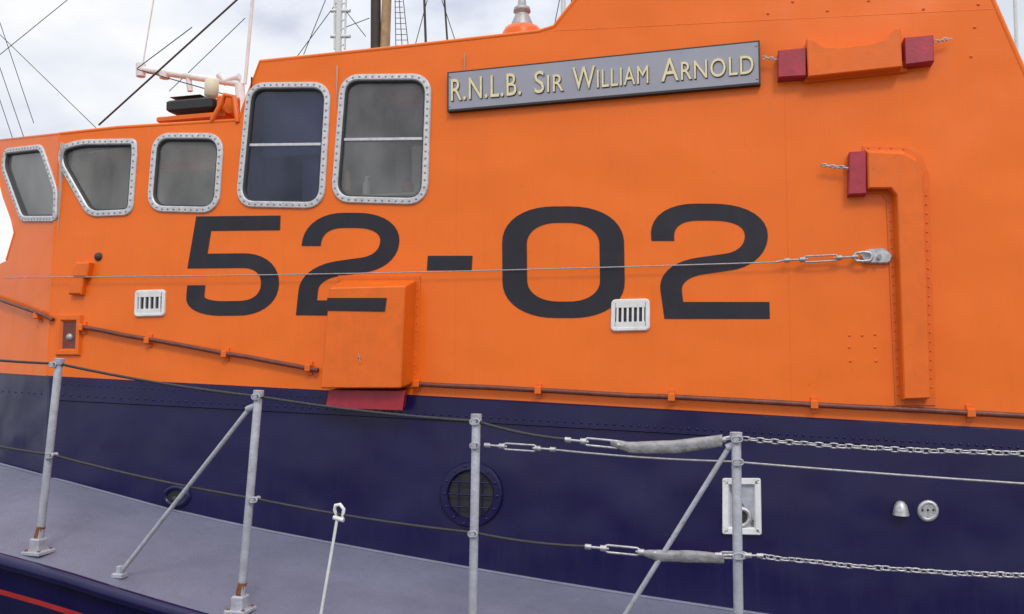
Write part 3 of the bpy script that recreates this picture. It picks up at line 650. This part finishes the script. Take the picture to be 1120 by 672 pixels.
# ================================================================= SETTING
mb=MB(); mb.add([V((-3000,-3000,0)),V((3000,-3000,0)),V((3000,3000,0)),V((-3000,3000,0))],[[0,1,2,3]])
wm=mat("harbour_water",(0.03,0.04,0.04),0.08,0,.2,.3,1.0,1.4); wm.node_tree.nodes["Bump"].inputs["Distance"].default_value=.06
mb.make("water",wm)
mb=MB(); mb.box((0,-24.6,.2),(60,0,0),(0,20,0),(0,0,1.2),0,.05); mb.make("quay",M['stone'])
mb=MB(); pr=[]
for i in range(41): x=-900+i*45; pr.append((x,14+10*math.sin(i*.7)+7*math.sin(i*1.9+1)))
mb.loft([[V((x,420,-1)) for x,z0 in pr],[V((x,460,z0*.7)) for x,z0 in pr],[V((x,560,z0)) for x,z0 in pr]],closed=False,smooth=True); mb.make("hills",M['hill'])
for k,(x,w,hh) in enumerate(((-150,14,9),(-118,12,7),(-92,10,8))):
    wh=empty("waterfront_house"); mb=MB(); y=130; mb.box((x,y,hh/2),(w/2+3,0,0),(0,5,0),(0,0,hh/2),0); mb.make("walls",M['white'],wh)
    mb=MB(); a=w/2+3.4; mb.add([V((x-a,y-5.4,hh)),V((x+a,y-5.4,hh)),V((x+a,y+5.4,hh)),V((x-a,y+5.4,hh)),V((x-a,y,hh+3.4)),V((x+a,y,hh+3.4))],[[0,1,5,4],[2,3,4,5],[0,4,3],[1,2,5]]); mb.make("roof",M['mastdark'],wh)
    mb=MB()
    for r in range(2):
        for c in range(4): mb.box((x-w/2+c*w/3,y-5.02,hh*.28+r*hh*.42),(.55,0,0),(0,.04,0),(0,0,.8),0)
    mb.make("windows",M['dark'],wh)
# ================================================================= SKY + SUN
w=bpy.data.worlds.new("sky"); scene.world=w; w.use_nodes=True; nt=w.node_tree; n=nt.nodes; n.clear(); lk=nt.links
o=n.new("ShaderNodeOutputWorld"); sk=n.new("ShaderNodeTexSky"); sk.sky_type='NISHITA'; sk.sun_disc=False
SE=math.radians(48); SA=math.radians(155)
sk.sun_elevation=SE; sk.sun_rotation=SA
b1_=n.new("ShaderNodeBackground"); b1_.inputs[1].default_value=.13; lk.new(sk.outputs[0],b1_.inputs[0])
tc=n.new("ShaderNodeTexCoord"); mp=n.new("ShaderNodeMapping"); mp.inputs["Scale"].default_value=(1,1,2.0); mp.inputs["Location"].default_value=(.35,.1,.2); lk.new(tc.outputs["Generated"],mp.inputs[0])
ns=n.new("ShaderNodeTexNoise"); ns.inputs["Scale"].default_value=2.6; ns.inputs["Detail"].default_value=7; ns.inputs["Roughness"].default_value=.5; lk.new(mp.outputs[0],ns.inputs["Vector"])
cr=n.new("ShaderNodeValToRGB"); e=cr.color_ramp.elements; e[0].position=.32; e[0].color=(.48,.52,.66,1); e[1].position=.52; e[1].color=(.98,.99,1.0,1); x=e.new(.42); x.color=(.80,.84,.93,1)
lk.new(ns.outputs["Fac"],cr.inputs[0])
sep=n.new("ShaderNodeSeparateXYZ"); lk.new(tc.outputs["Generated"],sep.inputs[0])
g_=n.new("ShaderNodeMapRange"); g_.inputs[1].default_value=.35; g_.inputs[2].default_value=1; g_.inputs[3].default_value=1.0; g_.inputs[4].default_value=2.1; lk.new(sep.outputs[2],g_.inputs[0])
b2_=n.new("ShaderNodeBackground"); lk.new(cr.outputs[0],b2_.inputs[0]); lk.new(g_.outputs[0],b2_.inputs[1])
n2b=n.new("ShaderNodeTexNoise"); n2b.inputs["Scale"].default_value=1.7; n2b.inputs["Detail"].default_value=5; lk.new(mp.outputs[0],n2b.inputs["Vector"])
mk=n.new("ShaderNodeMapRange"); mk.inputs[1].default_value=.36; mk.inputs[2].default_value=.5; mk.inputs[3].default_value=.6; mk.inputs[4].default_value=1; lk.new(n2b.outputs["Fac"],mk.inputs[0])
mx=n.new("ShaderNodeMixShader"); lk.new(mk.outputs[0],mx.inputs[0]); lk.new(b1_.outputs[0],mx.inputs[1]); lk.new(b2_.outputs[0],mx.inputs[2]); lk.new(mx.outputs[0],o.inputs[0])
sd=bpy.data.lights.new("sun",'SUN'); sd.energy=1.3; sd.angle=math.radians(14); sd.color=(1,.96,.9); so=bpy.data.objects.new("sun",sd); scene.collection.objects.link(so)
dirv=V((math.sin(SA)*math.cos(SE),math.cos(SA)*math.cos(SE),math.sin(SE)))
so.rotation_euler=dirv.to_track_quat('Z','Y').to_euler()
